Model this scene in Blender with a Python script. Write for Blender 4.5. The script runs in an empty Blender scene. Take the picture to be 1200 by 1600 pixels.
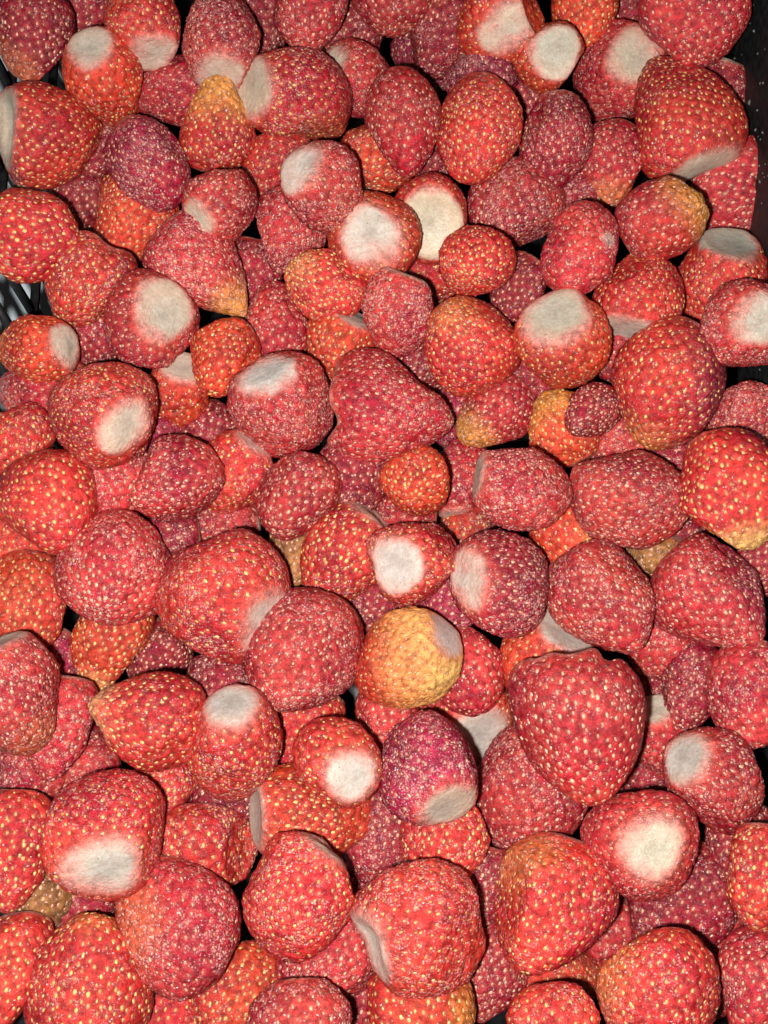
import bpy, math, random
import numpy as np
from mathutils import Vector, Matrix

# ---------------------------------------------------------------- camera, world, light
S = bpy.context.scene
COL = S.collection
W0, H0 = 1200.0, 1600.0
TILT = math.radians(16.5)
VFOV = math.radians(42.0)
FPX = (H0 / 2) / math.tan(VFOV / 2)
CAM_D = 0.398

cam_d = bpy.data.cameras.new('camera')
cam = bpy.data.objects.new('camera', cam_d)
COL.objects.link(cam)
cam_d.sensor_fit = 'VERTICAL'
cam_d.sensor_height = 24.0
cam_d.lens = 12.0 / math.tan(VFOV / 2)
cam_d.clip_start = 0.01
cam_d.clip_end = 20.0
cam.rotation_euler = (TILT, 0, 0)
cam.location = (0, -CAM_D * math.sin(TILT), CAM_D * math.cos(TILT))
S.camera = cam
CAM = np.array(cam.location)
RX = np.array([1.0, 0, 0])
UY = np.array([0, math.cos(TILT), math.sin(TILT)])
BZ = np.array([0, -math.sin(TILT), math.cos(TILT)])     # points back from the view

wd = bpy.data.worlds.new('World'); S.world = wd; wd.use_nodes = True
wd.node_tree.nodes['Background'].inputs[0].default_value = (1.0, 0.96, 0.94, 1)
wd.node_tree.nodes['Background'].inputs[1].default_value = 0.022

# the phone's flash, a finger's width left of and below the lens
ld = bpy.data.lights.new('flash', 'POINT')
ld.energy = 12.4
ld.color = (1.0, 0.965, 0.93)
ld.shadow_soft_size = 0.006
flash = bpy.data.objects.new('flash', ld); COL.objects.link(flash)
flash.location = tuple(CAM + RX * -0.022 + UY * -0.014 + BZ * 0.004)

S.view_settings.view_transform = 'Standard'
S.view_settings.look = 'None'
S.view_settings.exposure = 0.0
S.view_settings.gamma = 1.0
S.render.engine = 'CYCLES'
S.cycles.max_bounces = 5

RNG = np.random.RandomState(11)

def ray(px, py):
    return RX * ((px - W0 / 2) / FPX) + UY * (-(py - H0 / 2) / FPX) - BZ
def depth_at_z(px, py, z):
    r = ray(px, py); return (z - CAM[2]) / r[2]
def at(px, py, z):
    return CAM + ray(px, py) * depth_at_z(px, py, z)

# ---------------------------------------------------------------- materials
def new_mat(name):
    m = bpy.data.materials.new(name); m.use_nodes = True
    return m, m.node_tree, m.node_tree.nodes, m.node_tree.links

def nd(N, t, **kw):
    n = N.new(t)
    for k, v in kw.items(): setattr(n, k, v)
    return n

def mixc(N, L, fac, a, b, mode='MIX'):
    n = N.new('ShaderNodeMix'); n.data_type = 'RGBA'; n.blend_type = mode
    for s, v in ((n.inputs[0], fac), (n.inputs[6], a), (n.inputs[7], b)):
        if isinstance(v, bpy.types.NodeSocket): L.new(v, s)
        elif isinstance(v, (int, float)): s.default_value = v
        else: s.default_value = (*v, 1)
    return n.outputs[2]

def mth(N, L, op, a, b=0.0, c=None, clamp=False):
    n = N.new('ShaderNodeMath'); n.operation = op; n.use_clamp = clamp
    for s, v in zip(n.inputs, (a, b, c)):
        if v is None: continue
        if isinstance(v, bpy.types.NodeSocket): L.new(v, s)
        else: s.default_value = v
    return n.outputs[0]

def rng_(N, L, v, a, b, c=0.0, d=1.0):
    n = N.new('ShaderNodeMapRange'); n.interpolation_type = 'SMOOTHSTEP'
    for s, x in zip(n.inputs, (v, a, b, c, d)):
        if isinstance(x, bpy.types.NodeSocket): L.new(x, s)
        else: s.default_value = x
    return n.outputs[0]

def make_skin():
    m, T, N, L = new_mat('strawberry_skin')
    P = N['Principled BSDF']
    tc = nd(N, 'ShaderNodeTexCoord'); oi = nd(N, 'ShaderNodeObjectInfo')
    vm = nd(N, 'ShaderNodeVectorMath', operation='MULTIPLY_ADD')
    L.new(oi.outputs['Location'], vm.inputs[0]); vm.inputs[1].default_value = (3, 5, 7)
    L.new(tc.outputs['Object'], vm.inputs[2])
    co = vm.outputs[0]
    def noise(scale, detail, rough=0.6, dist=0.0):
        n = nd(N, 'ShaderNodeTexNoise'); n.inputs['Scale'].default_value = scale
        n.inputs['Detail'].default_value = detail; n.inputs['Roughness'].default_value = rough
        n.inputs['Distortion'].default_value = dist
        L.new(co, n.inputs['Vector']); return n.outputs[0]
    def attr(nm):
        a = nd(N, 'ShaderNodeAttribute', attribute_name=nm); return a
    colr = attr('pigment').outputs['Color']
    fro = attr('frost').outputs['Fac']
    cut0 = attr('cut').outputs['Fac']
    flesh_c = attr('flesh').outputs['Color']
    nr = noise(700, 4, 0.7)
    cut = rng_(N, L, mth(N, L, 'ADD', cut0, mth(N, L, 'MULTIPLY', mth(N, L, 'SUBTRACT', nr, 0.5), 0.75)), 0.16, 0.84)
    # pigment mottling
    n1 = noise(520, 4)
    c1 = mixc(N, L, rng_(N, L, n1, 0.3, 0.7), (0.54, 0.49, 0.50), (1.34, 1.36, 1.30))
    c1 = mixc(N, L, mth(N, L, 'MULTIPLY', cut, 0.93), c1, (1.0, 1.0, 1.0))
    base = mixc(N, L, 1.0, colr, c1, 'MULTIPLY')
    # frost crystals: fine pale grains, in drifts
    n2 = noise(1250, 4, 0.72, 0.4)
    n3 = noise(125, 3, 0.6)
    vc = nd(N, 'ShaderNodeTexVoronoi'); vc.inputs['Scale'].default_value = 1600
    wv = nd(N, 'ShaderNodeVectorMath', operation='MULTIPLY_ADD')
    nv = nd(N, 'ShaderNodeTexNoise'); nv.inputs['Scale'].default_value = 900; L.new(co, nv.inputs['Vector'])
    L.new(nv.outputs['Color'], wv.inputs[0]); wv.inputs[1].default_value = (0.0009,) * 3; L.new(co, wv.inputs[2])
    L.new(wv.outputs[0], vc.inputs['Vector'])
    sp = nd(N, 'ShaderNodeSeparateColor'); L.new(vc.outputs['Color'], sp.inputs[0])
    cell = mth(N, L, 'ADD', mth(N, L, 'MULTIPLY', sp.outputs[0], 0.55), mth(N, L, 'MULTIPLY', n2, 0.75))
    thr = mth(N, L, 'SUBTRACT', 1.10, mth(N, L, 'MULTIPLY', fro, 0.42))
    thr = mth(N, L, 'SUBTRACT', thr, mth(N, L, 'MULTIPLY', rng_(N, L, n3, 0.36, 0.66), 0.22))
    grains = rng_(N, L, mth(N, L, 'SUBTRACT', cell, thr), -0.02, 0.12)
    grains = mth(N, L, 'MULTIPLY', grains, rng_(N, L, vc.outputs['Distance'], 0.75, 0.25))
    grains = mth(N, L, 'MULTIPLY', grains, mth(N, L, 'SUBTRACT', 1.0, mth(N, L, 'MULTIPLY', cut, 0.92)))
    fcol = mixc(N, L, 0.46, (0.95, 0.54, 0.52), colr)
    base = mixc(N, L, mth(N, L, 'MULTIPLY', grains, 0.85), base, fcol)
    # sparse icy glints: near-white sparkle painted into the colour, with lower roughness
    ice_glint = mth(N, L, 'MULTIPLY', mth(N, L, 'GREATER_THAN', sp.outputs[1], 0.955), rng_(N, L, vc.outputs['Distance'], 0.5, 0.25))
    ice_glint = mth(N, L, 'MULTIPLY', ice_glint, mth(N, L, 'SUBTRACT', 1.0, cut))
    base = mixc(N, L, mth(N, L, 'MULTIPLY', ice_glint, 0.8), base, (0.88, 0.76, 0.74))
    base = mixc(N, L, cut, base, flesh_c)
    # cut flesh: fibres and a few dark specks
    n4 = noise(1100, 5, 0.7, 0.6)
    n5 = noise(380, 5, 0.7, 0.3)
    flesh = mixc(N, L, rng_(N, L, mth(N, L, 'ADD', mth(N, L, 'MULTIPLY', n4, 0.5), mth(N, L, 'MULTIPLY', n5, 0.5)), 0.36, 0.64), (0.80, 0.75, 0.70), (1.10, 1.10, 1.10))
    base2 = mixc(N, L, 1.0, base, flesh, 'MULTIPLY')
    base = mixc(N, L, cut, base, base2)
    vo = nd(N, 'ShaderNodeTexVoronoi'); vo.inputs['Scale'].default_value = 330
    L.new(co, vo.inputs['Vector'])
    speck = mth(N, L, 'MULTIPLY', mth(N, L, 'LESS_THAN', vo.outputs['Distance'], 0.06), cut)
    base = mixc(N, L, mth(N, L, 'MULTIPLY', speck, 0.75), base, (0.12, 0.06, 0.03))
    L.new(base, P.inputs['Base Color'])
    ro = mth(N, L, 'ADD', 0.30, mth(N, L, 'MULTIPLY', grains, 0.12))
    ro = mth(N, L, 'ADD', ro, mth(N, L, 'MULTIPLY', cut, 0.30))
    ro = mth(N, L, 'SUBTRACT', ro, mth(N, L, 'MULTIPLY', ice_glint, 0.18))
    L.new(ro, P.inputs['Roughness'])
    P.inputs['IOR'].default_value = 1.38
    P.inputs['Subsurface Weight'].default_value = 0.15
    P.inputs['Subsurface Radius'].default_value = (1.0, 0.22, 0.16)
    P.inputs['Subsurface Scale'].default_value = 0.0016
    P.inputs['Coat Weight'].default_value = 0.35
    P.inputs['Coat Roughness'].default_value = 0.16
    P.inputs['Sheen Weight'].default_value = 0.0
    P.inputs['Sheen Roughness'].default_value = 0.45
    P.inputs['Sheen Tint'].default_value = (1.0, 0.85, 0.85, 1)
    # relief
    b1 = nd(N, 'ShaderNodeBump'); b1.inputs['Strength'].default_value = 0.8; b1.inputs['Distance'].default_value = 0.0007
    hh = mth(N, L, 'ADD', n2, mth(N, L, 'MULTIPLY', grains, 0.5))
    hh = mth(N, L, 'ADD', hh, mth(N, L, 'MULTIPLY', n4, 0.3))
    hh = mth(N, L, 'MULTIPLY', hh, mth(N, L, 'SUBTRACT', 1.0, mth(N, L, 'MULTIPLY', cut, 0.72)))
    L.new(hh, b1.inputs['Height']); L.new(b1.outputs[0], P.inputs['Normal']); L.new(b1.outputs[0], P.inputs['Coat Normal'])
    return m

def make_seed_mat():
    m, T, N, L = new_mat('strawberry_seed')
    P = N['Principled BSDF']
    a = nd(N, 'ShaderNodeAttribute', attribute_name='pigment')
    L.new(a.outputs['Color'], P.inputs['Base Color'])
    P.inputs['Roughness'].default_value = 0.28
    return m

def make_plastic(name, col, rough):
    m, T, N, L = new_mat(name)
    P = N['Principled BSDF']
    tc = nd(N, 'ShaderNodeTexCoord')
    n = nd(N, 'ShaderNodeTexNoise'); n.inputs['Scale'].default_value = 300; n.inputs['Detail'].default_value = 4
    L.new(tc.outputs['Object'], n.inputs['Vector'])
    L.new(mixc(N, L, n.outputs[0], tuple(c * 0.6 for c in col), tuple(c * 1.5 for c in col)), P.inputs['Base Color'])
    L.new(rng_(N, L, n.outputs[0], 0.3, 0.7, rough - 0.1, rough + 0.15), P.inputs['Roughness'])
    b = nd(N, 'ShaderNodeBump'); b.inputs['Strength'].default_value = 0.3; b.inputs['Distance'].default_value = 0.0004
    L.new(n.outputs[0], b.inputs['Height']); L.new(b.outputs[0], P.inputs['Normal'])
    return m

SKIN = make_skin()
SEED = make_seed_mat()
PLASTIC = make_plastic('black_plastic', (0.007, 0.007, 0.008), 0.55)
ICE = make_plastic('ice_grain', (0.16, 0.155, 0.15), 0.3)

def make_ground_mat():
    m, T, N, L = new_mat('pale_ground')
    P = N['Principled BSDF']
    tc = nd(N, 'ShaderNodeTexCoord')
    n = nd(N, 'ShaderNodeTexNoise'); n.inputs['Scale'].default_value = 40; n.inputs['Detail'].default_value = 6
    L.new(tc.outputs['Object'], n.inputs['Vector'])
    L.new(mixc(N, L, n.outputs[0], (0.50, 0.60, 0.64), (0.70, 0.80, 0.84)), P.inputs['Base Color'])
    P.inputs['Roughness'].default_value = 0.8
    return m
GROUND = make_ground_mat()

# ---------------------------------------------------------------- mesh helpers
def mesh_from(name, V, F, mat, attrs=None, smooth=True):
    """V (n,3) array, F list of (m,k) index arrays."""
    me = bpy.data.meshes.new(name)
    me.vertices.add(len(V)); me.vertices.foreach_set('co', np.asarray(V, np.float32).ravel())
    F = [np.asarray(f, np.int32) for f in F if len(f)]
    nl = sum(f.size for f in F); npoly = sum(len(f) for f in F)
    me.loops.add(nl); me.polygons.add(npoly)
    me.loops.foreach_set('vertex_index', np.concatenate([f.ravel() for f in F]))
    tot = np.concatenate([np.full(len(f), f.shape[1], np.int32) for f in F])
    st = np.zeros(npoly, np.int32); st[1:] = np.cumsum(tot)[:-1]
    me.polygons.foreach_set('loop_start', st)
    me.update(calc_edges=True)
    if smooth: me.polygons.foreach_set('use_smooth', np.ones(npoly, bool))
    me.materials.append(mat)
    for nm, arr in (attrs or {}).items():
        if arr.ndim == 1:
            a = me.attributes.new(nm, 'FLOAT', 'POINT'); a.data.foreach_set('value', arr.astype(np.float32))
        else:
            a = me.attributes.new(nm, 'FLOAT_COLOR', 'POINT')
            a.data.foreach_set('color', np.concatenate([arr, np.ones((len(arr), 1))], 1).astype(np.float32).ravel())
    me.validate()
    return me

def link(name, me, parent=None, loc=None):
    o = bpy.data.objects.new(name, me); COL.objects.link(o)
    if loc is not None: o.location = tuple(loc)
    if parent is not None: o.parent = parent
    return o

def box_vf(c, s, rot=None):
    v = np.array([[x, y, z] for x in (-.5, .5) for y in (-.5, .5) for z in (-.5, .5)]) * np.array(s)
    if rot is not None: v = v @ np.array(rot).T
    f = np.array([[0, 1, 3, 2], [4, 6, 7, 5], [0, 4, 5, 1], [2, 3, 7, 6], [0, 2, 6, 4], [1, 5, 7, 3]])
    return v + np.array(c), f

def sstep(a, b, x):
    t = np.clip((x - a) / (b - a), 0, 1); return t * t * (3 - 2 * t)

# ---------------------------------------------------------------- setting and crate
ZG = -0.125
gm = mesh_from('ground', np.array([[-1.5, -1.5, ZG], [1.5, -1.5, ZG], [1.5, 1.5, ZG], [-1.5, 1.5, ZG]]), [[[0, 1, 2, 3]]], GROUND, smooth=False)
go = link('ground', gm); go['kind'] = 'structure'

crate = bpy.data.objects.new('crate', None); COL.objects.link(crate)
XR = at(1172, 60, -0.008)[0]
XL = at(-16, 300, -0.004)[0]
YT, YB = 0.240, -0.235
ZF, ZT = -0.105, 0.022
crate.location = ((XL + XR) / 2, 0, ZF)
crate['label'] = 'black plastic crate with latticed side, holding the heap of frozen strawberries'
crate['category'] = 'crate'
OC = np.array(crate.location)

def part(name, V, F, mat, smooth=False, **kw):
    o = link(name, mesh_from(name, V - OC, F, mat, smooth=smooth), crate)
    for k, v in kw.items(): o[k] = v
    return o
part('base_panel', *[x if i == 0 else [x] for i, x in enumerate(box_vf(((XL + XR) / 2, (YT + YB) / 2, ZF - 0.0015), (XR - XL + 0.004, YT - YB + 0.004, 0.003)))], PLASTIC)
part('side_wall', *[x if i == 0 else [x] for i, x in enumerate(box_vf((XR + 0.0015, (YT + YB) / 2, (ZF + ZT) / 2), (0.003, YT - YB, ZT - ZF)))], PLASTIC)
for yy in (YT + 0.0015, YB - 0.0015):
    part('end_wall', *[x if i == 0 else [x] for i, x in enumerate(box_vf(((XL + XR) / 2, yy, (ZF + ZT) / 2), (XR - XL + 0.006, 0.003, ZT - ZF)))], PLASTIC)
# latticed side: rails run along the crate, ribs slant across the gaps between them
LEAN = 0.30
def xw(z): return XL - LEAN * (z + 0.020)
rails = [ZF + 0.004, -0.066, -0.042, -0.018, 0.003, ZT]
for zz in rails:
    part('rail', *[x if i == 0 else [x] for i, x in enumerate(box_vf((xw(zz), (YT + YB) / 2, zz), (0.0026, YT - YB, 0.0030 if zz > -0.1 else 0.008)))], PLASTIC)
rib_me = {}
for k in range(len(rails) - 1):
    z0, z1 = rails[k], rails[k + 1]
    yk = YB + 0.006 + (0.008 if k % 2 else 0)
    h = z1 - z0
    sl = 0.40 * h
    if round(h, 5) not in rib_me:
        V = []
        for x in (-0.0011, 0.0011):
            for (y, z) in ((-0.0013, 0.0014), (0.0013, 0.0014), (0.0013 + sl, h - 0.0014), (-0.0013 + sl, h - 0.0014)):
                V.append((x - LEAN * z, y, z))
        rib_me[round(h, 5)] = mesh_from('rib', np.array(V), [[[0, 1, 2, 3], [7, 6, 5, 4], [0, 4, 5, 1], [1, 5, 6, 2], [2, 6, 7, 3], [3, 7, 4, 0]]], PLASTIC, smooth=False)
    while yk < YT - 0.006:
        link('rib', rib_me[round(h, 5)], crate, np.array((xw(z0), yk, z0)) - OC)
        yk += 0.0165
# wet grains of ice stuck to the solid side wall
gv, gf, nb = [], [], 0
for i in range(150):
    y = RNG.uniform(0.02, YT - 0.01); z = RNG.uniform(-0.03, ZT)
    r = RNG.uniform(0.0002, 0.0006) * (1.4 if RNG.rand() < 0.15 else 0.8)
    c = np.array((XR, y, z)); st = RNG.uniform(0.6, 2.2)
    ang = RNG.uniform(0, 6.3)
    ring = [(0.0, r * st * math.cos(t) * math.cos(ang) - r * math.sin(t) * math.sin(ang), r * st * math.cos(t) * math.sin(ang) + r * math.sin(t) * math.cos(ang)) for t in np.linspace(0, 2 * math.pi, 6, endpoint=False)]
    gv += [c + np.array(q) for q in ring] + [c + np.array(((-r * 0.8), q[1] * 0.5, q[2] * 0.5)) for q in ring] + [c + np.array((-r, 0, 0))]
    for t in range(6):
        u = (t + 1) % 6
        gf += [(nb + t, nb + u, nb + 6 + u), (nb + t, nb + 6 + u, nb + 6 + t), (nb + 6 + t, nb + 6 + u, nb + 12)]
    nb += 13
part('ice_grains', np.array(gv), [gf], ICE, smooth=True, kind='stuff')

# ---------------------------------------------------------------- strawberries
COLR = {
    'R': (0.53, 0.010, 0.024), 'O': (0.56, 0.028, 0.018), 'C': (0.43, 0.006, 0.031),
    'D': (0.27, 0.005, 0.022), 'V': (0.31, 0.009, 0.045), 'P': (0.50, 0.013, 0.036),  # dark crimson and purple; on lower layers they also put depth shade into pigment
    'A': (0.90, 0.40, 0.12),
    'o': (0.72, 0.19, 0.055), 'y': (0.86, 0.55, 0.17), 'a': (0.78, 0.33, 0.06), 'l': (0.70, 0.34, 0.17),
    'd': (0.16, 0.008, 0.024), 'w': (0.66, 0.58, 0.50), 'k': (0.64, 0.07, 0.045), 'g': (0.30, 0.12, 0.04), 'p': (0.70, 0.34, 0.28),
}
CUTW = np.array((0.58, 0.50, 0.425))

# direction sphere, dense on the half that faces the lens
def dir_grid(nr, nb, ns):
    th = np.concatenate([np.linspace(0, math.radians(108), nr + 1)[1:], np.linspace(math.radians(108), math.pi, nb + 1)[1:-1]])
    ph = np.linspace(0, 2 * math.pi, ns, endpoint=False)
    A, B = np.meshgrid(th, ph, indexing='ij')
    B = B + (np.arange(len(th)) % 2)[:, None] * (math.pi / ns)
    D = np.stack([np.sin(A) * np.cos(B), np.sin(A) * np.sin(B), np.cos(A)], -1).reshape(-1, 3)
    D = np.concatenate([D, [[0, 0, 1.0]], [[0, 0, -1.0]]])
    n = len(th); idx = np.arange(n * ns).reshape(n, ns)
    q = np.stack([idx[:-1], np.roll(idx[:-1], -1, 1), np.roll(idx[1:], -1, 1), idx[1:]], -1).reshape(-1, 4)[:, ::-1]
    top = n * ns; bot = top + 1
    t1 = np.stack([np.full(ns, top), idx[0], np.roll(idx[0], -1)], -1)
    t2 = np.stack([np.full(ns, bot), np.roll(idx[-1], -1), idx[-1]], -1)
    return D, q, np.concatenate([t1, t2])
GRID_HI = dir_grid(58, 7, 112)
GRID_LO = dir_grid(34, 5, 68)

SV = []; SF = []
for (rr, hh) in ((1.0, 0.0), (0.72, 0.75)):
    for t in range(6):
        a = t * math.pi / 3
        SV.append((rr * math.cos(a), rr * math.sin(a), hh))
SV.append((0, 0, 1.0)); SV = np.array(SV)
for t in range(6):
    u = (t + 1) % 6
    SF += [(t, u, 6 + u), (t, 6 + u, 6 + t), (6 + t, 6 + u, 12)]
SF = np.array(SF)

def lowfreq(D, rs, n, f, amp):
    out = np.zeros(len(D))
    for i in range(n):
        w = rs.normal(size=3); w /= np.linalg.norm(w)
        out += np.sin(D @ w * f * rs.uniform(0.7, 1.4) + rs.uniform(0, 6.28))
    return out * amp / math.sqrt(n)

def make_berry(spec, depth, idx):
    px, py, W, L, phi, e, rank, ty, o = spec[:9]
    grow = (1.045, 1.10, 1.36, 1.5)[rank]
    W, L = W * grow, L * grow
    rs = np.random.RandomState(1000 + o.get('sd', idx))
    e = math.radians(e); phi = math.radians(phi)
    P = CAM + ray(px, py) * depth
    p = CAM - P; p /= np.linalg.norm(p)
    r = RX - p * (RX @ p); r /= np.linalg.norm(r)
    u = np.cross(p, r)
    def sdir(a, el):
        return math.cos(el) * (math.cos(a) * r + math.sin(a) * u) + math.sin(el) * p
    k = sdir(phi, e)
    sc = depth / FPX * 0.99
    b = W * sc / 2
    A = L * sc / 2
    ce, se = abs(math.cos(e)), abs(math.sin(e))
    a = math.sqrt(max((A * A - b * b * se * se), 0.3 * b * b * ce * ce)) / max(ce, 0.35)
    a = min(max(a, 0.86 * b), 1.5 * b)
    if e > math.radians(50): a = min(a, 1.12 * b)
    cs = o.get('c', 0.42) * 0.94
    zc = math.sqrt(1 - cs * cs) if cs < 1 else 0.0
    zc = o.get('zc', zc)
    a2 = 2 * a / (1 + zc)
    P = P + k * (a2 - a)                      # the trimmed body stays centred
    a = a2
    tau = o.get('t', rs.uniform(0.08, 0.24))
    pt = o.get('pt', 0.10)
    dip = o.get('dip', 0.012)
    e1 = np.cross(k, p + 0.01 * r); e1 /= np.linalg.norm(e1); e2 = np.cross(k, e1)
    la, lb, lc_ = rs.uniform(0, 6.28, 3)
    l2, l3 = rs.uniform(0.0, 0.05), rs.uniform(0.01, 0.055)
    tilt = (o.get('tx', rs.uniform(-0.10, 0.10)), o.get('ty', rs.uniform(-0.10, 0.10)))
    sd2 = rs.randint(1 << 30)
    bump = o.get('b', rs.uniform(0.020, 0.034))
    norm = 1 + 0.45 * tau * tau
    rdents = [(rs.uniform(0, 360), rs.uniform(-25, 30), rs.uniform(35, 60), rs.uniform(0.06, 0.17)) for _ in range(4)]
    def shape(D):
        c = D @ k
        rad = 1 / np.sqrt(c * c / (a * a) + (1 - c * c) / (b * b))
        X = D * rad[:, None]
        z = X @ k; zn = z / a
        q1, q2 = X @ e1, X @ e2
        psi = np.arctan2(q2, q1)
        s = (1 + tau * zn - pt * np.clip(-zn, 0, 1) ** 2 + 0.0) / norm
        s = s * (1 + (l2 * np.cos(2 * psi + la) + l3 * np.cos(3 * psi + lb)))
        q1 = q1 * s; q2 = q2 * s
        z = z * (1 + 0.03 * np.cos(psi + lc_) * np.clip(zn, 0, 1))
        r2 = np.random.RandomState(sd2)
        lf = 1 + lowfreq(D, r2, 5, 3.2, bump) + lowfreq(D, r2, 6, 7.5, bump * 0.45)
        q1, q2, z = q1 * lf, q2 * lf, z * lf
        wv = lowfreq(D, r2, 5, 6.0, 0.045 * a) + lowfreq(D, r2, 6, 16.0, 0.022 * a)
        h = z - tilt[0] * q1 - tilt[1] * q2 - zc * a
        kk = 0.10 * a
        hm = np.where(h > kk, 0.0, np.where(h < -kk, h, -(kk - h) ** 2 / (4 * kk)))
        rho2 = (q1 * q1 + q2 * q2) / (max(cs, 0.3) * b) ** 2
        m = sstep(-1.5 * kk, 1.7 * kk, h + wv * 0.95)
        dp = dip * a * np.clip(1 - rho2, 0, 1) * sstep(-kk, kk, h)
        z = z - h + hm - dp
        X = q1[:, None] * e1 + q2[:, None] * e2 + z[:, None] * k
        # dents pressed in by neighbours: (screen angle, elevation, radius deg, depth)
        for (da, de, dr, dd) in list(o.get('dent', ())) + rdents:
            dv = sdir(math.radians(da), math.radians(de))
            w = sstep(math.cos(math.radians(dr)), 1.0, D @ dv)
            X = X - dv * (w * dd * b)[:, None]
        for (ga, gw, gd) in o.get('groove', ()):
            ga = math.radians(ga)
            az = np.arctan2(D @ u, D @ r) - ga
            az = (az + math.pi) % (2 * math.pi) - math.pi
            w = np.exp(-(az / math.radians(gw)) ** 2) * np.clip(1 - np.abs(D @ p) ** 3, 0, 1)
            X = X - (math.cos(ga) * r + math.sin(ga) * u) * (w * gd * b)[:, None]
        return X, m, zn, h / a
    G, Q, T3 = GRID_HI if rank < 2 and not o.get('lo') else GRID_LO
    D = G[:, :1] * r + G[:, 1:2] * u + G[:, 2:] * p
    X, cut, zn, hh = shape(D)
    # ---- seeds on a spiral
    spc = 0.00292 * o.get('sp', 1.0) * rs.uniform(0.93, 1.07)
    area = 4 * math.pi * (a * b * b) ** (2 / 3)
    n = int(area / (spc * spc * 0.87))
    n = max(60, min(n, 520))
    i = np.arange(n) + 0.5
    cz = 1 - 2 * i / n
    az = i * 2.399963 + rs.uniform(0, 6.28)
    sr = np.sqrt(1 - cz * cz)
    SD = (sr * np.cos(az))[:, None] * e1 + (sr * np.sin(az))[:, None] * e2 + cz[:, None] * k
    SD = SD + rs.normal(0, 0.14 * spc / b, SD.shape); SD /= np.linalg.norm(SD, axis=1)[:, None]
    SX, sm, szn, sh = shape(SD)
    keep = (sm < 0.10) & (sh < -0.06)
    keep &= rs.rand(n) > 0.06
    SD, SX, szn = SD[keep], SX[keep], szn[keep]
    # ---- seed pits
    cosd = D @ SD.T
    j = np.argmax(cosd, 1)
    dist = np.linalg.norm(X - SX[j], axis=1)
    pit = np.exp(-(dist / 0.00095) ** 2)
    nrm = X / np.linalg.norm(X, axis=1)[:, None]
    fr = o.get('f', 0.35) * 0.9 + 0.08
    swell = 0.00021 * sstep(0.0008, 0.0018, dist)
    X = X + nrm * ((-0.00046 * pit + swell) * (1 - cut))[:, None]
    X = X + nrm * (rs.normal(0, 1, len(X)) * (0.00006 + 0.00013 * fr) * (1 - 0.6 * cut))[:, None]
    # ---- pigment
    base = np.array(COLR[ty])
    v = rs.uniform(0.88, 1.12)
    base = base * v
    C = np.repeat(base[None], len(D), 0)
    r3 = np.random.RandomState(sd2 + 5)
    blot = np.clip(0.5 + lowfreq(D, r3, 7, 4.0, 0.35), 0, 1)[:, None]
    C = C * (0.80 + 0.40 * blot)
    C = C + blot * np.array((0.05, 0.03, 0.0)) * (0 if ty in 'DV' else 1)
    wob = lowfreq(D, r3, 6, 5.0, 0.14)
    def patch(dv, deg, col, amt):
        nonlocal C
        w = sstep(math.cos(math.radians(deg * 1.12)), math.cos(math.radians(deg * 0.10)), D @ dv + wob * math.sin(math.radians(deg)) * 0.6)[:, None] * amt
        C = C * (1 - w) + np.array(COLR[col]) * w
    if 'tip' in o:
        patch(-k, o['tip'][0], o['tip'][1], o['tip'][2] if len(o['tip']) > 2 else 0.85)
    for (pa, pe, pr, pc, pm) in o.get('pat', ()):
        patch(sdir(math.radians(pa), math.radians(pe)), pr, pc, pm)
    # paler shoulder round the cut
    sw = o.get('sw', 0.26)
    shd = (sstep(-sw * 1.0, 0.02, hh + wob * 0.10)[:, None]) * o.get('sh', 0.8)
    C = C * (1 - shd) + np.array(COLR['k']) * shd
    shd2 = (sstep(-sw * 0.45, 0.03, hh + wob * 0.12)[:, None]) * o.get('sh', 0.8) * 0.95
    C = C * (1 - shd2) + np.array(COLR['p']) * shd2
    cw = CUTW * rs.uniform(0.92, 1.08) * np.array((1, rs.uniform(0.97, 1.03), rs.uniform(0.93, 1.06)))
    if 'cc' in o: cw = np.array(o['cc']) * np.array((0.78, 0.77, 0.74))
    # the skin is paler in each seed pit
    halo = (np.exp(-(dist / 0.0009) ** 2) * (1 - cut) * 0.42)[:, None]
    C = C * (1 - halo) + (C * 0.5 + np.array((0.40, 0.16, 0.09))) * halo
    frv = fr * np.clip(0.75 + lowfreq(D, r3, 5, 4.5, 0.35), 0.15, 1.5)
    for (pa, pe, pr, pm) in o.get('fp', ()):
        dv = sdir(math.radians(pa), math.radians(pe))
        frv = frv + pm * sstep(math.cos(math.radians(pr)), 1.0, D @ dv)
    frv = frv + 0.75 * np.exp(-((dist - 0.0010) / 0.00035) ** 2) * fr
    # the core of the cut is greyer, its outer flesh warmer and uneven
    pr_ = np.linalg.norm(X - (X @ k)[:, None] * k, axis=1) / (max(cs, 0.3) * b)
    FL = cw * (0.86 + 0.16 * sstep(0.05, 0.65, pr_ + wob * 0.8) + 0.10 * lowfreq(D, r3, 6, 14.0, 0.5))[:, None]
    FL = FL + np.array((0.05, -0.015, -0.03)) * sstep(0.55, 1.05, pr_ + wob)[:, None]
    # ---- body and cut face
    cz_faces = lambda F: (cut[F] > 0.80).all(1)
    full_at = {'pigment': C, 'frost': frv, 'cut': cut, 'flesh': FL}
    def sub(F4, F3):
        used = np.unique(np.concatenate([F4.ravel(), F3.ravel()]))
        mp = -np.ones(len(X), int); mp[used] = np.arange(len(used))
        return X[used], [mp[F4], mp[F3]], {kk_: vv[used] for kk_, vv in full_at.items()}
    c4, c3 = cz_faces(Q), cz_faces(T3)
    split = (c4.sum() + c3.sum()) > 12 and math.sin(e) > -0.35
    loc = P
    if split:
        V, F, at_ = sub(Q[~c4], T3[~c3])
    else:
        V, F, at_ = X, [Q, T3], full_at
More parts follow.
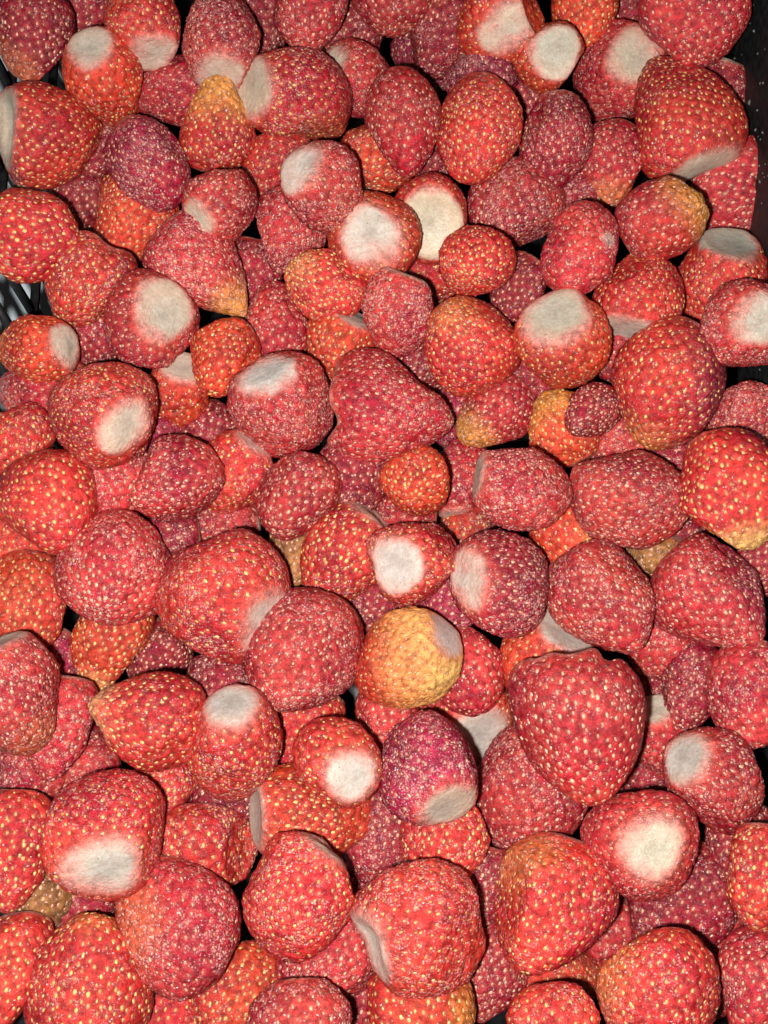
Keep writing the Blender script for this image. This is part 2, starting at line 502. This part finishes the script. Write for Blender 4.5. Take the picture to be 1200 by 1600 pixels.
    body = link('strawberry', mesh_from('strawberry', V, F, SKIN, at_), None, loc)
    if split:
        V, F, at_ = sub(Q[c4], T3[c3])
        link('cut_face', mesh_from('cut_face', V, F, SKIN, at_), body)
    # ---- seeds, one mesh a berry
    vis = (SX / np.linalg.norm(SX, axis=1)[:, None]) @ p > -0.3
    SD, SX, szn = SD[vis], SX[vis], szn[vis]
    if len(SX):
        # outward normal by finite differences of the shape
        ep = 0.03
        t1 = np.cross(SD, k); t1 /= np.maximum(np.linalg.norm(t1, axis=1), 1e-6)[:, None]
        t2 = np.cross(SD, t1)
        def nd_(v): return v / np.linalg.norm(v, axis=1)[:, None]
        xa = shape(nd_(SD + ep * t1))[0] - shape(nd_(SD - ep * t1))[0]
        xb = shape(nd_(SD + ep * t2))[0] - shape(nd_(SD - ep * t2))[0]
        nn = nd_(np.cross(xa, xb)); sg = np.sign((nn * SX).sum(1)); nn = nn * sg[:, None]
        lng = nd_(xb); wid = np.cross(nn, lng)
        ss = o.get('ss', 1.0)
        zs = rs.uniform(0.65, 1.15, len(SX)); sl = 0.00070 * ss * zs; swd = 0.00044 * ss * zs * rs.uniform(0.8, 1.15, len(SX)); sht = 0.00036 * ss * rs.uniform(0.4, 1.3, len(SX))
        c0 = SX - nn * 0.00042
        VV = (c0[:, None] + SV[None, :, :1] * (lng * sl[:, None])[:, None] + SV[None, :, 1:2] * (wid * swd[:, None])[:, None]
              + SV[None, :, 2:] * (nn * sht[:, None])[:, None]).reshape(-1, 3)
        FF = (SF[None] + (np.arange(len(SX)) * 13)[:, None, None]).reshape(-1, 3)
        sc0 = np.array(o.get('sc', (0.76, 0.47, 0.16) if ty in 'ROA' else (0.70, 0.39, 0.25)))
        red = rs.uniform(0, 1, (len(SX), 1)) ** 2
        scol = sc0 * (1 - red * 0.4) + np.array((0.55, 0.08, 0.04)) * red * 0.4
        scol = scol * rs.uniform(0.6, 1.2, (len(SX), 1))
        scol = np.repeat(scol, 13, 0)
        so = link('seeds', mesh_from('seeds', VV, [FF], SEED, {'pigment': scol}), body)
        so['kind'] = 'stuff'
    body['label'] = spec[9]
    body['category'] = 'strawberry'
    body['group'] = o.get('g', 'frozen strawberries heaped in the crate')
    return body

#  (x, y, width, length, direction of the stem end, its elevation, layer, colour, options, label)
BERRIES = [
# ---- top left
(50,58,122,142,80,-25,0,'D',dict(f=.30,pat=[(-130,20,50,'o',.5)]),"dark red strawberry filling the top left corner of the heap"),
(122,20,76,90,60,-20,2,'D',dict(f=.3),"small dark berry sunk beside the corner berry at the top edge"),
(221,28,125,132,-72,42,0,'R',dict(c=.52,f=.45),"red strawberry at the top edge, its broad pale cut facing down"),
(350,58,138,145,-115,38,0,'C',dict(c=.42,f=.75,tx=.2),"frosted crimson strawberry at the top edge above the amber-tipped one, small cut below"),
(173,132,120,152,120,50,0,'O',dict(c=0.5,f=.2,t=.08),"orange-red strawberry with a white round cut at its upper left end"),
(85,214,156,174,172,20,0,'R',dict(c=.66,f=.15,dip=.10,ss=1.1,pat=[(0,10,60,'O',.5)]),"large bright red strawberry by the left side with a white cut end towards the lattice"),
(233,253,112,162,118,-8,0,'V',dict(f=.65,t=.02,pt=0,c=.3,pat=[(-60,50,55,'C',.7)]),"oblong purple-crimson frosted strawberry leaning down to the right"),
(272,143,82,110,20,22,2,'C',dict(f=.45,c=.45),"small crimson berry tucked between the purple and the amber-tipped ones"),
(340,191,124,146,-95,-14,0,'R',dict(f=.25,tip=(75,'a',.9),sp=.9,t=.25),"strawberry with an amber unripe tip pointing up, lower end red"),
(345,317,114,118,-148,42,0,'C',dict(c=.46,f=.5,t=.05),"round crimson berry with a slim pale cut at its lower left"),
(48,368,142,156,175,-18,0,'R',dict(f=.2,ss=1.2,t=.1,sp=1.05),"bright red strawberry at the left edge with large yellow seeds"),
(120,330,84,96,70,-10,2,'D',dict(f=.35),"dark red berry deep between two bright ones near the left lattice"),
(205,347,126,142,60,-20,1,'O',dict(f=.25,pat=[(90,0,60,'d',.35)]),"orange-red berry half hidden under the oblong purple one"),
(318,421,140,188,130,-10,0,'C',dict(f=.75,t=.40,pt=.15,tip=(58,'a',.85)),"large frosted strawberry whose orange tip points down to the right"),
(131,447,146,154,60,-14,0,'R',dict(f=.5,groove=[(56,14,.14)]),"heart-shaped red strawberry with a notch in its upper right side"),
# ---- left, second rows
(231,509,152,140,32,66,0,'C',dict(c=0.54,f=.5,cc=(.66,.58,.49)),"crimson strawberry with a cream cut facing up, yellowish at its lower rim"),
(56,545,112,126,2,40,0,'O',dict(c=0.48,f=.15,tip=(60,'o',.6)),"small orange strawberry at the left edge with its grey-brown cut to the right"),
(150,532,92,80,90,0,2,'D',dict(f=.3),"dark berry in the gap below the heart-shaped one"),
(348,560,108,126,60,-24,0,'O',dict(f=.2,sp=.95,t=.1),"orange-red berry evenly dotted with seeds, beside the white-topped pink one"),
(281,618,92,104,84,44,1,'O',dict(c=.62,f=.12,sh=1,sw=.35,sp=1.1),"small pale orange berry with a pinkish cut tucked under its neighbours"),
(163,648,164,170,-28,57,0,'R',dict(c=0.5,f=.55,t=.04),"large bright red strawberry with a grey-pink cut low on its right side"),
(68,615,98,108,-5,32,2,'C',dict(c=.55,f=.6),"frosted crimson berry with a pale cut, wedged behind the large bright one"),
(22,692,122,108,100,-15,1,'R',dict(f=.4),"red berry cropped by the left edge below the lattice gap"),
(82,785,158,172,110,-38,0,'R',dict(f=.15,ss=1.2,t=.05,pat=[(80,20,60,'O',.35)]),"bright red strawberry at the left edge thickly set with yellow seeds in rows"),
(267,756,138,144,25,-28,0,'C',dict(f=.4,t=.32,pat=[(-150,30,60,'R',.6)]),"smooth crimson-red strawberry narrowing towards the lower left"),
(366,748,112,136,62,26,1,'R',dict(c=.44,f=.4),"red berry with a grey cut beneath the white-topped pink strawberry"),
(325,675,80,78,50,-20,2,'D',dict(f=.5),"small dark red berry in a gap right of the crimson-red one"),
(182,757,92,104,80,-10,2,'P',dict(f=.7),"pinkish frosted berry mostly hidden under the bright red one with grey-pink cut"),
(246,684,58,56,50,0,3,'V',dict(f=.5),"tiny visible bit of a purple berry in a dark gap"),
(395,425,72,84,80,-10,2,'D',dict(f=.4),"dark berry sliver right of the large orange-tipped strawberry"),
# ---- top middle
(480,18,120,132,80,-20,0,'C',dict(f=.45,ss=1.1),"red strawberry at the top edge with sparse bright seeds, narrowing downwards"),
(613,-6,120,110,90,-20,1,'C',dict(f=.35),"red berry cropped by the top edge left of the one with a round grey cut"),
(467,157,164,166,162,30,0,'R',dict(c=.62,f=.6,t=.0,ty=.0,pat=[(20,30,80,'C',.6),(-60,20,50,'o',.3)]),"large brownish red strawberry with a broad white cut along its left side"),
(562,126,106,126,150,32,1,'C',dict(c=.44,f=.5),"crimson berry with a small white cut at its left shoulder"),
(630,193,114,160,95,-22,0,'C',dict(f=.4,t=.1,pat=[(-80,40,60,'R',.5),(80,10,50,'O',.4)]),"upright oval crimson strawberry with no cut showing, left of the larger egg-shaped one"),
(748,209,133,168,85,-25,0,'R',dict(f=.4,sp=.92,t=.08,pat=[(100,10,60,'O',.45)]),"egg-shaped red strawberry standing upright with dense pale seeds"),
(755,133,122,72,90,0,1,'V',dict(f=.9),"frosted purplish rim of a berry just behind the egg-shaped one"),
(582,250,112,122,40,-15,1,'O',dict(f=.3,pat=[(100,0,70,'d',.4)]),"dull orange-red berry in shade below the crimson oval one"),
(508,302,126,138,113,50,0,'C',dict(c=0.42,f=.7,tx=.25),"crimson frosted strawberry with a small oval white cut on top"),
(450,362,108,124,80,-15,1,'C',dict(f=.8),"crimson frosted berry partly covered by the one with an oval white cut"),
(671,338,124,158,-84,80,1,'R',dict(c=.68,f=.35,cc=(.70,.62,.48),sw=.3,dip=.08),"strawberry with a very large ivory cut ringed in orange, overlapped on two sides"),
(588,379,148,138,128,72,0,'O',dict(c=.56,f=.2,sw=.5,sh=.7,cc=(.74,.66,.60)),"orange-red strawberry with a wide white centre cut facing straight up"),
(800,330,136,138,70,-25,1,'C',dict(f=.75,ss=1.05),"frosted crimson berry right of the large ivory cut"),
(742,411,116,104,85,-62,0,'R',dict(f=.35,sp=.9),"small red berry seen tip-on, dotted all over with pale seeds"),
(690,45,112,122,60,-15,2,'D',dict(f=.45,pat=[(120,30,40,'o',.5)]),"dark red berry lying low at the top edge"),
(668,100,96,86,70,0,2,'V',dict(f=.7),"purple frosted berry low in the heap between two upright ovals"),
(543,50,74,92,80,0,3,'D',dict(f=.5),"dark berry deep in the gap right of the narrow one at the top edge"),
(787,26,142,118,-65,64,0,'O',dict(c=.40,f=.2,pat=[(120,30,60,'R',.6)]),"orange-red strawberry at the top edge with a round grey cut"),
# ---- top right
(856,92,108,120,55,72,0,'O',dict(c=.66,f=.12,sw=.4,cc=(.72,.66,.56)),"small round orange-red berry with a big white cut facing the viewer"),
(915,24,100,108,90,-28,1,'O',dict(f=.12,ss=1.1,sp=.95),"orange berry at the top edge behind the small round white-cut one"),
(985,14,62,72,80,-10,3,'D',dict(f=.4),"dark berry glimpsed at the top edge between orange and crimson ones"),
(1086,32,166,150,100,-20,0,'C',dict(f=.3,ss=1.05,pat=[(-30,10,60,'R',.4)]),"large crimson strawberry in the top right corner against the black wall"),
(966,116,142,154,38,62,1,'C',dict(c=.50,f=.5,t=.02,cc=(.70,.62,.50)),"crimson strawberry with a tall white cut, its right side covered by a larger berry"),
(1062,178,164,196,-62,20,0,'R',dict(c=.46,f=.3,ss=1.15,t=.36,pat=[(90,0,70,'C',.5),(-100,50,40,'R',.7)]),"big strawberry narrowing upwards with a grey cut at its bottom right, near black wall"),
(868,220,112,152,85,-12,0,'D',dict(f=.55,t=.08,pat=[(0,60,45,'C',.7)]),"dark crimson oval berry below the small round white-cut one"),
(958,258,106,122,82,-26,1,'C',dict(f=.3,ss=1.1,tip=(55,'o',.7)),"dark red berry with an orange lower tip between two larger ones"),
(1039,337,136,140,-150,-12,0,'C',dict(f=.3,tip=(72,'a',.9),sp=1.05,pat=[(-80,50,45,'O',.5)]),"strawberry with a large amber patch at its upper right end"),
(1134,300,150,112,18,-4,1,'C',dict(groove=[(10,16,.30)],c=.75,f=.5,dip=.45,t=.0,ss=1.25),"notched crimson strawberry standing against the black wall at the right"),
(908,397,130,142,75,-48,0,'P',dict(f=.5,pat=[(25,45,14,'w',.8)],fp=[(20,45,22,.7)],ss=.9),"pinkish round strawberry with a patch of white frost on its right"),
(905,314,92,68,80,0,3,'D',dict(f=.5),"very dark berry in the gap above the pinkish round one"),
(1127,450,128,146,78,20,1,'R',dict(c=.66,f=.3,ty=.1,cc=(.56,.57,.50)),"red berry at the right with a long flat greenish white cut on top"),
(1118,168,76,110,80,0,2,'D',dict(f=.5),"dark rim of a berry between the big one and the black wall"),
# ---- right, second rows
(1004,455,148,148,-97,20,0,'R',dict(c=.55,f=.3,t=.38,tip=(50,'o',.55)),"onion-shaped red strawberry narrowing upwards, thin grey cut at its foot"),
(878,536,150,156,100,58,0,'O',dict(c=0.56,f=.2,sw=.4,cc=(.62,.56,.47),groove=[(58,12,.10)]),"orange-red strawberry with a grey cream cut near its top, notch beside it"),
(1160,513,140,168,35,70,0,'C',dict(c=0.52,f=.6,t=.0,cc=(.66,.60,.52)),"crimson strawberry at the right edge with a cream cut towards the edge"),
(1040,608,176,206,65,-12,0,'R',dict(f=.35,ss=1.1,t=.16,c=.5,tip=(48,'o',.8),pat=[(-10,5,75,'V',.9),(30,10,60,'d',.6)]),"very large strawberry, purple on its right side with a pale orange lower left"),
(873,667,112,122,-60,-15,1,'O',dict(f=.12,tip=(75,'a',.85),ss=1.1),"amber-topped orange berry under the grey cream cut strawberry"),
(921,646,78,94,40,-35,0,'D',dict(f=.25,sp=.72,ss=.9),"very small dark red berry crowded with seeds left of the very large one"),
(984,780,146,176,172,-8,1,'C',dict(f=.55,t=.05),"wide crimson frosted strawberry lying sideways below the very large one"),
(1160,655,112,124,60,-15,1,'P',dict(f=.7),"frosted pink berry at the right edge below the one with a cream cut"),
(1138,774,156,198,105,-16,0,'R',dict(f=.15,ss=1.25,t=.05,tip=(45,'y',.8),pat=[(60,0,45,'D',.55)]),"bright red strawberry at the right edge with a yellow lower tip and big seeds"),
(820,760,132,150,165,8,0,'P',dict(c=.58,f=.75,t=.0),"pink frosted strawberry with a grey cut along its left side"),
(968,545,72,90,80,10,2,'C',dict(f=.6),"frosted shoulder of a berry squeezed below the onion-shaped one"),
(808,455,74,84,60,-10,2,'D',dict(f=.3),"dark red berry deep between the tip-on small one and the grey cream cut"),
# ---- centre
(502,441,118,130,-32,-18,0,'R',dict(f=.4,t=.3,tip=(62,'o',.8),sp=.88),"red strawberry with a yellow-orange left end, under the wide white centre cut"),
(622,493,118,126,72,4,0,'P',dict(c=.74,f=.85,t=.12),"pink heavily frosted trapezoid berry with a dusky flat top"),
(728,533,158,158,-55,-52,0,'R',dict(f=.25,sp=.80,ss=1.0,pat=[(110,30,55,'o',.65)]),"round red strawberry with seeds in close regular rows and an orange upper side"),
(526,545,108,116,66,16,1,'O',dict(c=.66,f=.15,sp=.9),"orange berry with a flat grey top behind the big notched one"),
(614,640,178,196,176,-6,0,'C',dict(c=.62,f=.7,t=.34,dip=.25,ss=1.1,groove=[(188,12,.22)],pat=[(-10,30,70,'R',.6)]),"big red frosted strawberry in the centre with a notch bitten into its left end"),
(440,633,156,172,109,50,0,'P',dict(c=0.56,f=.7,t=.0,cc=(.66,.64,.62),tx=.1),"pink frosted strawberry with a wide white cut across its top"),
(433,500,106,118,-92,4,1,'C',dict(c=.70,f=.35),"dark red berry with a grey cut edge at its bottom, above the white-topped one"),
(769,649,106,120,45,-22,1,'C',dict(f=.25,tip=(60,'a',.9),sp=1.0),"small red berry with a golden lower left tip, right of the big notched one"),
(462,778,132,140,60,-36,0,'C',dict(f=.5,ss=1.2),"crimson strawberry with scattered large pale seeds below the white-topped one"),
(651,752,114,108,80,-60,0,'O',dict(f=.25,sp=.95),"small round orange-red berry seen tip-on, below the big notched one"),
(720,745,92,124,-102,22,1,'C',dict(c=.40,f=.6),"crimson berry behind the small tip-on one, pinkish cut low on its left"),
(550,752,96,100,80,0,2,'D',dict(f=.5),"dark crimson berry in the shade under the big notched one"),
(718,652,80,70,60,0,3,'V',dict(f=.5),"purple berry hidden between the notched one and the golden-tipped one"),
# ---- left, lower middle
(174,896,182,180,70,-55,0,'P',dict(f=.55,ss=1.15,t=.15),"large bright pink-red strawberry lying on top of the orange-tipped one"),
(346,925,204,220,-35,37,0,'R',dict(c=0.46,f=.6,ss=1.1,t=.06,pat=[(120,0,70,'C',.6)]),"very large red strawberry with a grey cut at its lower right"),
(170,1012,128,158,68,-6,1,'O',dict(f=.12,t=.45,pt=.25,tip=(50,'y',.9),ss=1.1),"conical orange-red berry with a yellow pointed tip hanging down"),
(42,946,130,152,80,-20,1,'O',dict(f=.2,pat=[(0,40,50,'R',.5)]),"smooth orange-red berry at the left edge under two brighter ones"),
(221,1122,156,180,-8,-10,0,'R',dict(f=.3,ss=1.0,t=.36,pt=.15,tip=(50,'l',.8)),"red strawberry lying sideways with a pale orange tip to the left"),
(22,1092,150,192,110,8,0,'C',dict(f=.55,c=.5,pat=[(-60,0,50,'o',.45)]),"crimson strawberry cropped by the left edge with a brownish lower rim"),
(92,1140,108,150,80,-10,1,'C',dict(f=.55),"crimson frosted berry behind the one with a brownish rim"),
(366,1172,146,186,93,49,0,'R',dict(c=0.52,f=.6,t=.02,sw=.4,cc=(.58,.53,.50)),"pale-shouldered red strawberry with a grey cut at its top, left of centre low"),
(340,1082,88,90,70,0,2,'D',dict(f=.6),"dark berry in the gap under the very large red one"),
(246,1022,82,90,60,0,2,'D',dict(f=.2,sp=.8),"dark seedy berry between the yellow-tipped cone and the very large one"),
(18,862,116,92,80,-15,2,'O',dict(f=.3),"orange berry sliver at the left edge under the bright seed-rowed one"),
(75,1042,84,88,60,0,3,'V',dict(f=.5),"purple berry deep in a gap at the left under the smooth orange-red one"),
(458,872,70,110,70,0,2,'g',dict(f=.3,pat=[(60,10,80,'g',.6)]),"olive-brown berry sliver in the gap right of the very large red one"),
# ---- centre, lower
(471,1030,190,204,60,-25,0,'C',dict(f=.65,ss=1.0,t=.08),"big frosted crimson strawberry left of the pale orange one"),
(538,870,126,168,60,6,1,'R',dict(c=.60,f=.35,ss=1.2,sp=1.05,pat=[(0,40,60,'O',.3)]),"red strawberry with a straight dark right edge beside a white-cut berry"),
(648,873,138,150,-163,67,0,'R',dict(c=0.6,f=.55,t=.0,cc=(.66,.58,.55),sw=.35,pat=[(60,20,60,'C',.6)]),"red strawberry with a bright white squarish cut on its left half"),
(783,914,166,164,172,36,0,'D',dict(c=.44,f=.65,t=.0,ty=.2,pat=[(170,40,60,'C',.6)]),"dark crimson strawberry with a white crescent cut at its left"),
(630,1031,158,172,28,30,0,'A',dict(sh=.4,c=.50,dip=0,f=.0,ss=.85,t=.12,cc=(.84,.70,.66),sw=.15,pat=[(190,5,105,'O',1),(-20,20,40,'y',.9)]),"pale orange unripe strawberry with a pinkish grey cut, yellow at its right end"),
(733,1052,108,134,90,-10,1,'C',dict(f=.15,sp=1.0,t=.0),"deep red berry with a straight right side right of the pale orange one"),
(726,1108,124,120,-70,48,2,'R',dict(c=.72,f=.2,sw=.3,cc=(.68,.62,.58)),"berry showing only a white crescent cut under the deep red straight-sided one"),
(672,1193,156,164,-76,30,0,'V',dict(c=0.5,f=.75,t=.02,tx=.2,cc=(.60,.54,.46)),"purple frosted strawberry with a grey-brown cut at its bottom"),
(527,1189,137,140,-43,65,0,'R',dict(c=0.54,f=.3,t=.0,sw=.45,cc=(.68,.62,.57)),"bright red round strawberry with a grey-white cut facing up on its right"),
(600,1132,84,86,70,0,2,'C',dict(f=.4),"red berry low between the frosted crimson one and the purple one"),
(846,1030,136,136,50,38,1,'O',dict(c=.66,f=.2,sw=.4,cc=(.70,.64,.58)),"orange-rimmed berry whose white cut shows above the largest crimson strawberry"),
(728,838,66,72,70,0,3,'O',dict(f=.4,pat=[(60,10,80,'d',.5)]),"brown sliver of a berry in the gap right of the white squarish cut"),
# ---- right, lower middle
(948,937,156,190,128,-18,0,'C',dict(f=.65,t=.2,tip=(40,'R',.7)),"egg-shaped crimson frosted strawberry slanting down to the right"),
(1113,937,170,190,130,-22,0,'C',dict(f=.5,t=.26,pat=[(20,10,65,'V',.9),(200,30,50,'R',.4)]),"crimson strawberry at the right, purple on its right flank, tip down"),
(908,1140,214,232,100,-8,0,'C',dict(f=.35,ss=1.25,sp=1.1,t=.30,pt=.15,c=.62,dip=.10,groove=[(96,14,.14),(70,8,.18),(118,6,.06),(205,14,.05)],pat=[(-80,30,50,'R',.7),(170,0,40,'V',.4)],tip=(35,'o',.5)),"the largest crimson strawberry, with a ragged shoulder on top and its tip pointing down"),
(894,844,126,110,95,-20,1,'O',dict(f=.2,pat=[(30,20,60,'A',.6)]),"small orange berry peeping out above the egg-shaped crimson one"),
(1080,1078,102,138,85,-10,1,'D',dict(f=.5),"dark crimson berry below the purple-flanked one"),
(1178,1092,142,172,90,-15,0,'C',dict(f=.5),"crimson berry cropped by the right edge, low beside the dark one"),
(1030,1160,100,140,95,46,1,'P',dict(c=.62,f=.5,sw=.3),"narrow berry with a white cut squeezed right of the largest crimson one"),
(1118,1218,156,160,143,48,0,'C',dict(c=0.45,f=.6,t=.0,cc=(.58,.52,.48)),"crimson strawberry at the right with a grey cut at its upper left"),
(1028,1010,84,74,60,0,2,'C',dict(f=.5),"red bit of a berry below the egg-shaped crimson one"),
(1018,868,74,66,60,0,3,'g',dict(f=.4),"olive-coloured berry deep in a gap between two crimson ones"),
(1052,838,70,66,60,0,3,'D',dict(f=.4),"dark berry under the yellow-tipped right edge strawberry"),
(1194,882,72,84,60,0,2,'D',dict(f=.3),"dark red berry at the right edge under the yellow-tipped one"),
# ---- bottom left
(163,1301,196,194,-88,56,0,'R',dict(c=0.57,f=.6,t=.0,sw=.35,cc=(.66,.62,.56),pat=[(90,20,70,'C',.5)]),"large red strawberry with a wide cream cut facing down, lower left"),
(15,1328,132,196,85,-10,0,'R',dict(f=.35,ss=1.1),"red strawberry cropped by the left edge beside the wide cream cut"),
(60,1410,78,90,70,0,2,'g',dict(f=.3,ss=1.1),"olive-yellow berry in the gap below the wide cream cut"),
(118,1412,110,92,70,0,2,'D',dict(f=.4),"dark red berry directly under the wide cream cut strawberry"),
(315,1338,166,128,90,-10,1,'R',dict(f=.65,ss=1.1),"frosted red berry lying behind the big frosty oval one"),
(288,1449,188,222,110,-14,0,'C',dict(f=.65,ss=.85,t=.02,pat=[(180,30,45,'o',.4),(60,50,50,'R',.4)]),"big oval strawberry covered in grey frost at its rim, bottom left"),
(12,1516,128,190,80,-10,0,'R',dict(f=.25,pat=[(0,10,50,'D',.5)],ss=1.1),"red strawberry in the bottom left corner cropped by the left edge"),
(141,1532,186,228,-96,-14,0,'R',dict(f=.35,ss=1.2,t=.14,tip=(40,'o',.75)),"large red strawberry at the bottom edge with an orange tip pointing up"),
(250,1240,104,106,70,-10,1,'R',dict(f=.6),"frosted red berry between the cream cut one and the pale-shouldered one"),
(370,1556,132,152,60,-15,1,'O',dict(f=.3,ss=1.1,pat=[(180,20,60,'R',.5)]),"orange-red berry at the bottom edge right of the big frosty oval"),
(262,1592,92,96,70,0,2,'R',dict(f=.4),"red berry at the bottom edge under the big frosty oval"),
(40,1212,118,86,70,0,2,'C',dict(f=.7),"frosted crimson berry low at the left edge above the cropped red one"),
(345,1250,104,96,70,0,2,'D',dict(f=.4),"dark red berry peeking from below the pale-shouldered one"),
# ---- bottom middle
(466,1402,164,194,62,26,0,'R',dict(c=.52,f=.55,t=.02,pat=[(-120,20,60,'C',.4)]),"red frosted strawberry with a grey cut along its upper right shoulder"),
(492,1270,136,186,184,18,1,'O',dict(c=.66,f=.2,ss=1.1,pat=[(-10,30,60,'R',.3)]),"orange-red berry with a grey cut left end under the bright round one"),
(662,1443,206,212,200,22,0,'R',dict(c=.50,f=.7,ss=.9,t=.02,dip=.04,groove=[(197,14,.09)],pat=[(-10,10,40,'O',.3)]),"large frosted red strawberry with a greyish cut along its left side, bottom middle"),
(692,1316,132,148,80,-15,1,'R',dict(f=.55),"frosted red berry below the purple one with grey-brown cut"),
(513,1496,152,162,60,-10,1,'C',dict(f=.5),"shaded crimson berry between the two large frosted red ones at the bottom"),
(650,1606,200,138,100,-20,0,'O',dict(f=.2,ss=1.2,pat=[(0,20,40,'a',.6),(180,20,60,'R',.6)]),"orange-red strawberry at the bottom edge with big yellow seeds"),
(470,1602,150,116,90,-10,0,'C',dict(f=.75),"crimson frosted berry cropped by the bottom edge near the middle"),
(595,1298,102,124,80,0,2,'D',dict(f=.6),"dark crimson berry in the gap below the purple one's left side"),
(765,1518,118,146,70,-10,1,'C',dict(f=.45),"dark red berry between the bottom middle frosted one and its orange-shouldered neighbour"),
(555,1372,86,86,70,0,2,'D',dict(f=.4),"dark berry low between the two large frosted red ones"),
# ---- bottom right
(1003,1314,172,198,-60,82,0,'C',dict(c=.50,f=.5,t=.0,sw=.35,ty=-.1,cc=(.66,.59,.47)),"crimson strawberry with a large beige cut facing straight up, bottom right"),
(855,1414,190,214,65,-22,0,'R',dict(f=.4,ss=1.05,t=.14,c=.4,pat=[(125,20,50,'o',.75),(-20,10,50,'C',.6)]),"large red strawberry with an orange upper left shoulder, bottom right"),
(830,1228,182,198,60,-15,1,'C',dict(f=.65),"frosted crimson strawberry lying under the largest one's left side"),
(1058,1412,174,182,60,-10,1,'D',dict(f=.45,pat=[(-60,50,50,'C',.7)]),"dark red berry in shade under the beige-cut strawberry"),
(1028,1552,190,196,70,-15,0,'R',dict(f=.45,t=.06,pat=[(160,20,50,'o',.7)]),"red strawberry at the bottom edge with an orange left shoulder"),
(1190,1372,122,160,80,-10,0,'R',dict(f=.35,ss=1.1),"red strawberry cropped by the right edge, low in the picture"),
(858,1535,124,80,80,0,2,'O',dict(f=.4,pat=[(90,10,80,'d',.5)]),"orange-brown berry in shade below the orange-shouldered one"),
(868,1604,138,108,90,-15,0,'R',dict(f=.5),"red frosted berry cropped by the bottom edge right of middle"),
(1122,1508,122,134,60,0,2,'C',dict(f=.4),"dark red berry low near the bottom right corner"),
(1182,1532,114,156,70,-5,1,'C',dict(f=.45),"crimson berry in the bottom right corner"),
(1150,1310,70,90,70,0,3,'D',dict(f=.5),"dark berry in the gap between beige-cut strawberry and the right edge"),
(430,268,92,104,60,0,2,'R',dict(f=.4),"dull red berry behind the broad white cut one, above the slim-cut crimson one"),
(468,1140,104,110,70,0,2,'R',dict(f=.45,pat=[(90,20,70,'d',.4)]),"brownish red berry in the gap left of the bright round grey-white cut one"),
(582,950,84,90,30,0,3,'D',dict(f=.5),"dark berry deep below the straight-edged and white squarish cut ones"),
(411,28,84,104,90,0,2,'D',dict(f=.4),"dark red berry at the top edge squeezed between two crimson ones"),
(128,1200,110,92,20,0,2,'C',dict(f=.6),"frosted crimson berry low between the sideways pale-tipped one and the cream cut"),
(345,822,76,84,0,0,3,'C',dict(f=.5),"crimson berry in the gap above the very large red one with a lower right cut"),
(764,1385,66,92,80,0,3,'D',dict(f=.5),"dark berry in the gap left of the large orange-shouldered strawberry"),
(955,1462,70,84,60,0,3,'C',dict(f=.5),"dark red berry in the gap right of the large orange-shouldered strawberry"),
(962,688,72,80,30,0,3,'C',dict(f=.5),"crimson berry low between the very large purple-sided one and the amber-topped one"),
(702,945,70,84,40,0,3,'V',dict(f=.4),"purplish berry low between the white squarish cut and the white crescent one"),
(654,578,66,76,40,0,3,'D',dict(f=.4),"dark berry between the big notched one and the close-rowed round one"),
(668,432,76,70,40,0,3,'R',dict(f=.4),"red berry low between the trapezoid pink one and the small tip-on one"),
(634,802,70,66,0,0,3,'C',dict(f=.5),"crimson berry between the small orange-red tip-on one and the white squarish cut"),
(832,592,64,70,70,0,3,'D',dict(f=.4),"dark berry low between the close-rowed round one and the grey cream cut one"),
(556,1575,60,70,80,0,3,'D',dict(f=.4),"dark berry at the bottom edge left of the big yellow-seeded orange one"),
(816,152,64,76,80,0,3,'D',dict(f=.5),"dark berry low beside the egg-shaped one and under the small white-cut one"),
(1042,716,66,64,0,0,3,'D',dict(f=.5),"dark berry directly beneath the very large purple-sided strawberry"),
(152,238,60,70,60,0,3,'D',dict(f=.4),"dark berry between the lattice-side white cut one and the oblong purple one"),
(680,252,60,66,80,0,3,'D',dict(f=.5),"dark berry low between the two upright ovals, above the ivory cut"),
(1004,1210,66,72,30,0,3,'D',dict(f=.5),"dark berry in the gap between the narrow white-cut one and the beige-cut one"),
(1020,1092,60,70,80,0,3,'D',dict(f=.5),"dark berry low right of the largest crimson one's shoulder"),
(262,838,62,70,0,0,3,'D',dict(f=.5),"dark berry low between the bright pink-red one and the very large red one"),
]
# seat every berry: start at its layer's height, then sink it along its sight line until it rests clear of those above it
ZL = {0: 0.0, 1: -0.010, 2: -0.019, 3: -0.028, 4: -0.040}
def outline(s):
    return s[0], s[1], s[3] / 2.0, s[2] / 2.0, math.radians(s[4])
GX, GY = np.meshgrid(np.arange(-60, 1264, 6.0), np.arange(-60, 1664, 6.0))
order = sorted(range(len(BERRIES)), key=lambda i: BERRIES[i][6])
backs = []; DEPTH = {}
for i in order:
    s = BERRIES[i]
    x, y, A, B, ph = outline(s)
    d = depth_at_z(x, y, ZL[s[6]] + s[8].get('z', 0))
    dx, dy = GX - x, -(GY - y)
    qa = dx * math.cos(ph) + dy * math.sin(ph); qb = -dx * math.sin(ph) + dy * math.cos(ph)
    rho = (qa / A) ** 2 + (qb / B) ** 2
    ins = rho < 1
    hb = B * d / FPX
    th = np.where(ins, np.sqrt(np.clip(1 - rho, 0, 1)) * hb, 0)
    need = d
    for (j, insj, backj) in backs:
        ov = ins & insj
        if ov.any():
            need = max(need, (backj[ov] + th[ov]).max() - 0.30 * hb)
    d = min(need, d + (0.012 if s[6] == 0 else 0.030))
    DEPTH[i] = d
    backs.append((i, ins, np.where(ins, d + th, -1)))
for i, s in enumerate(BERRIES):
    make_berry(s, DEPTH[i], i)
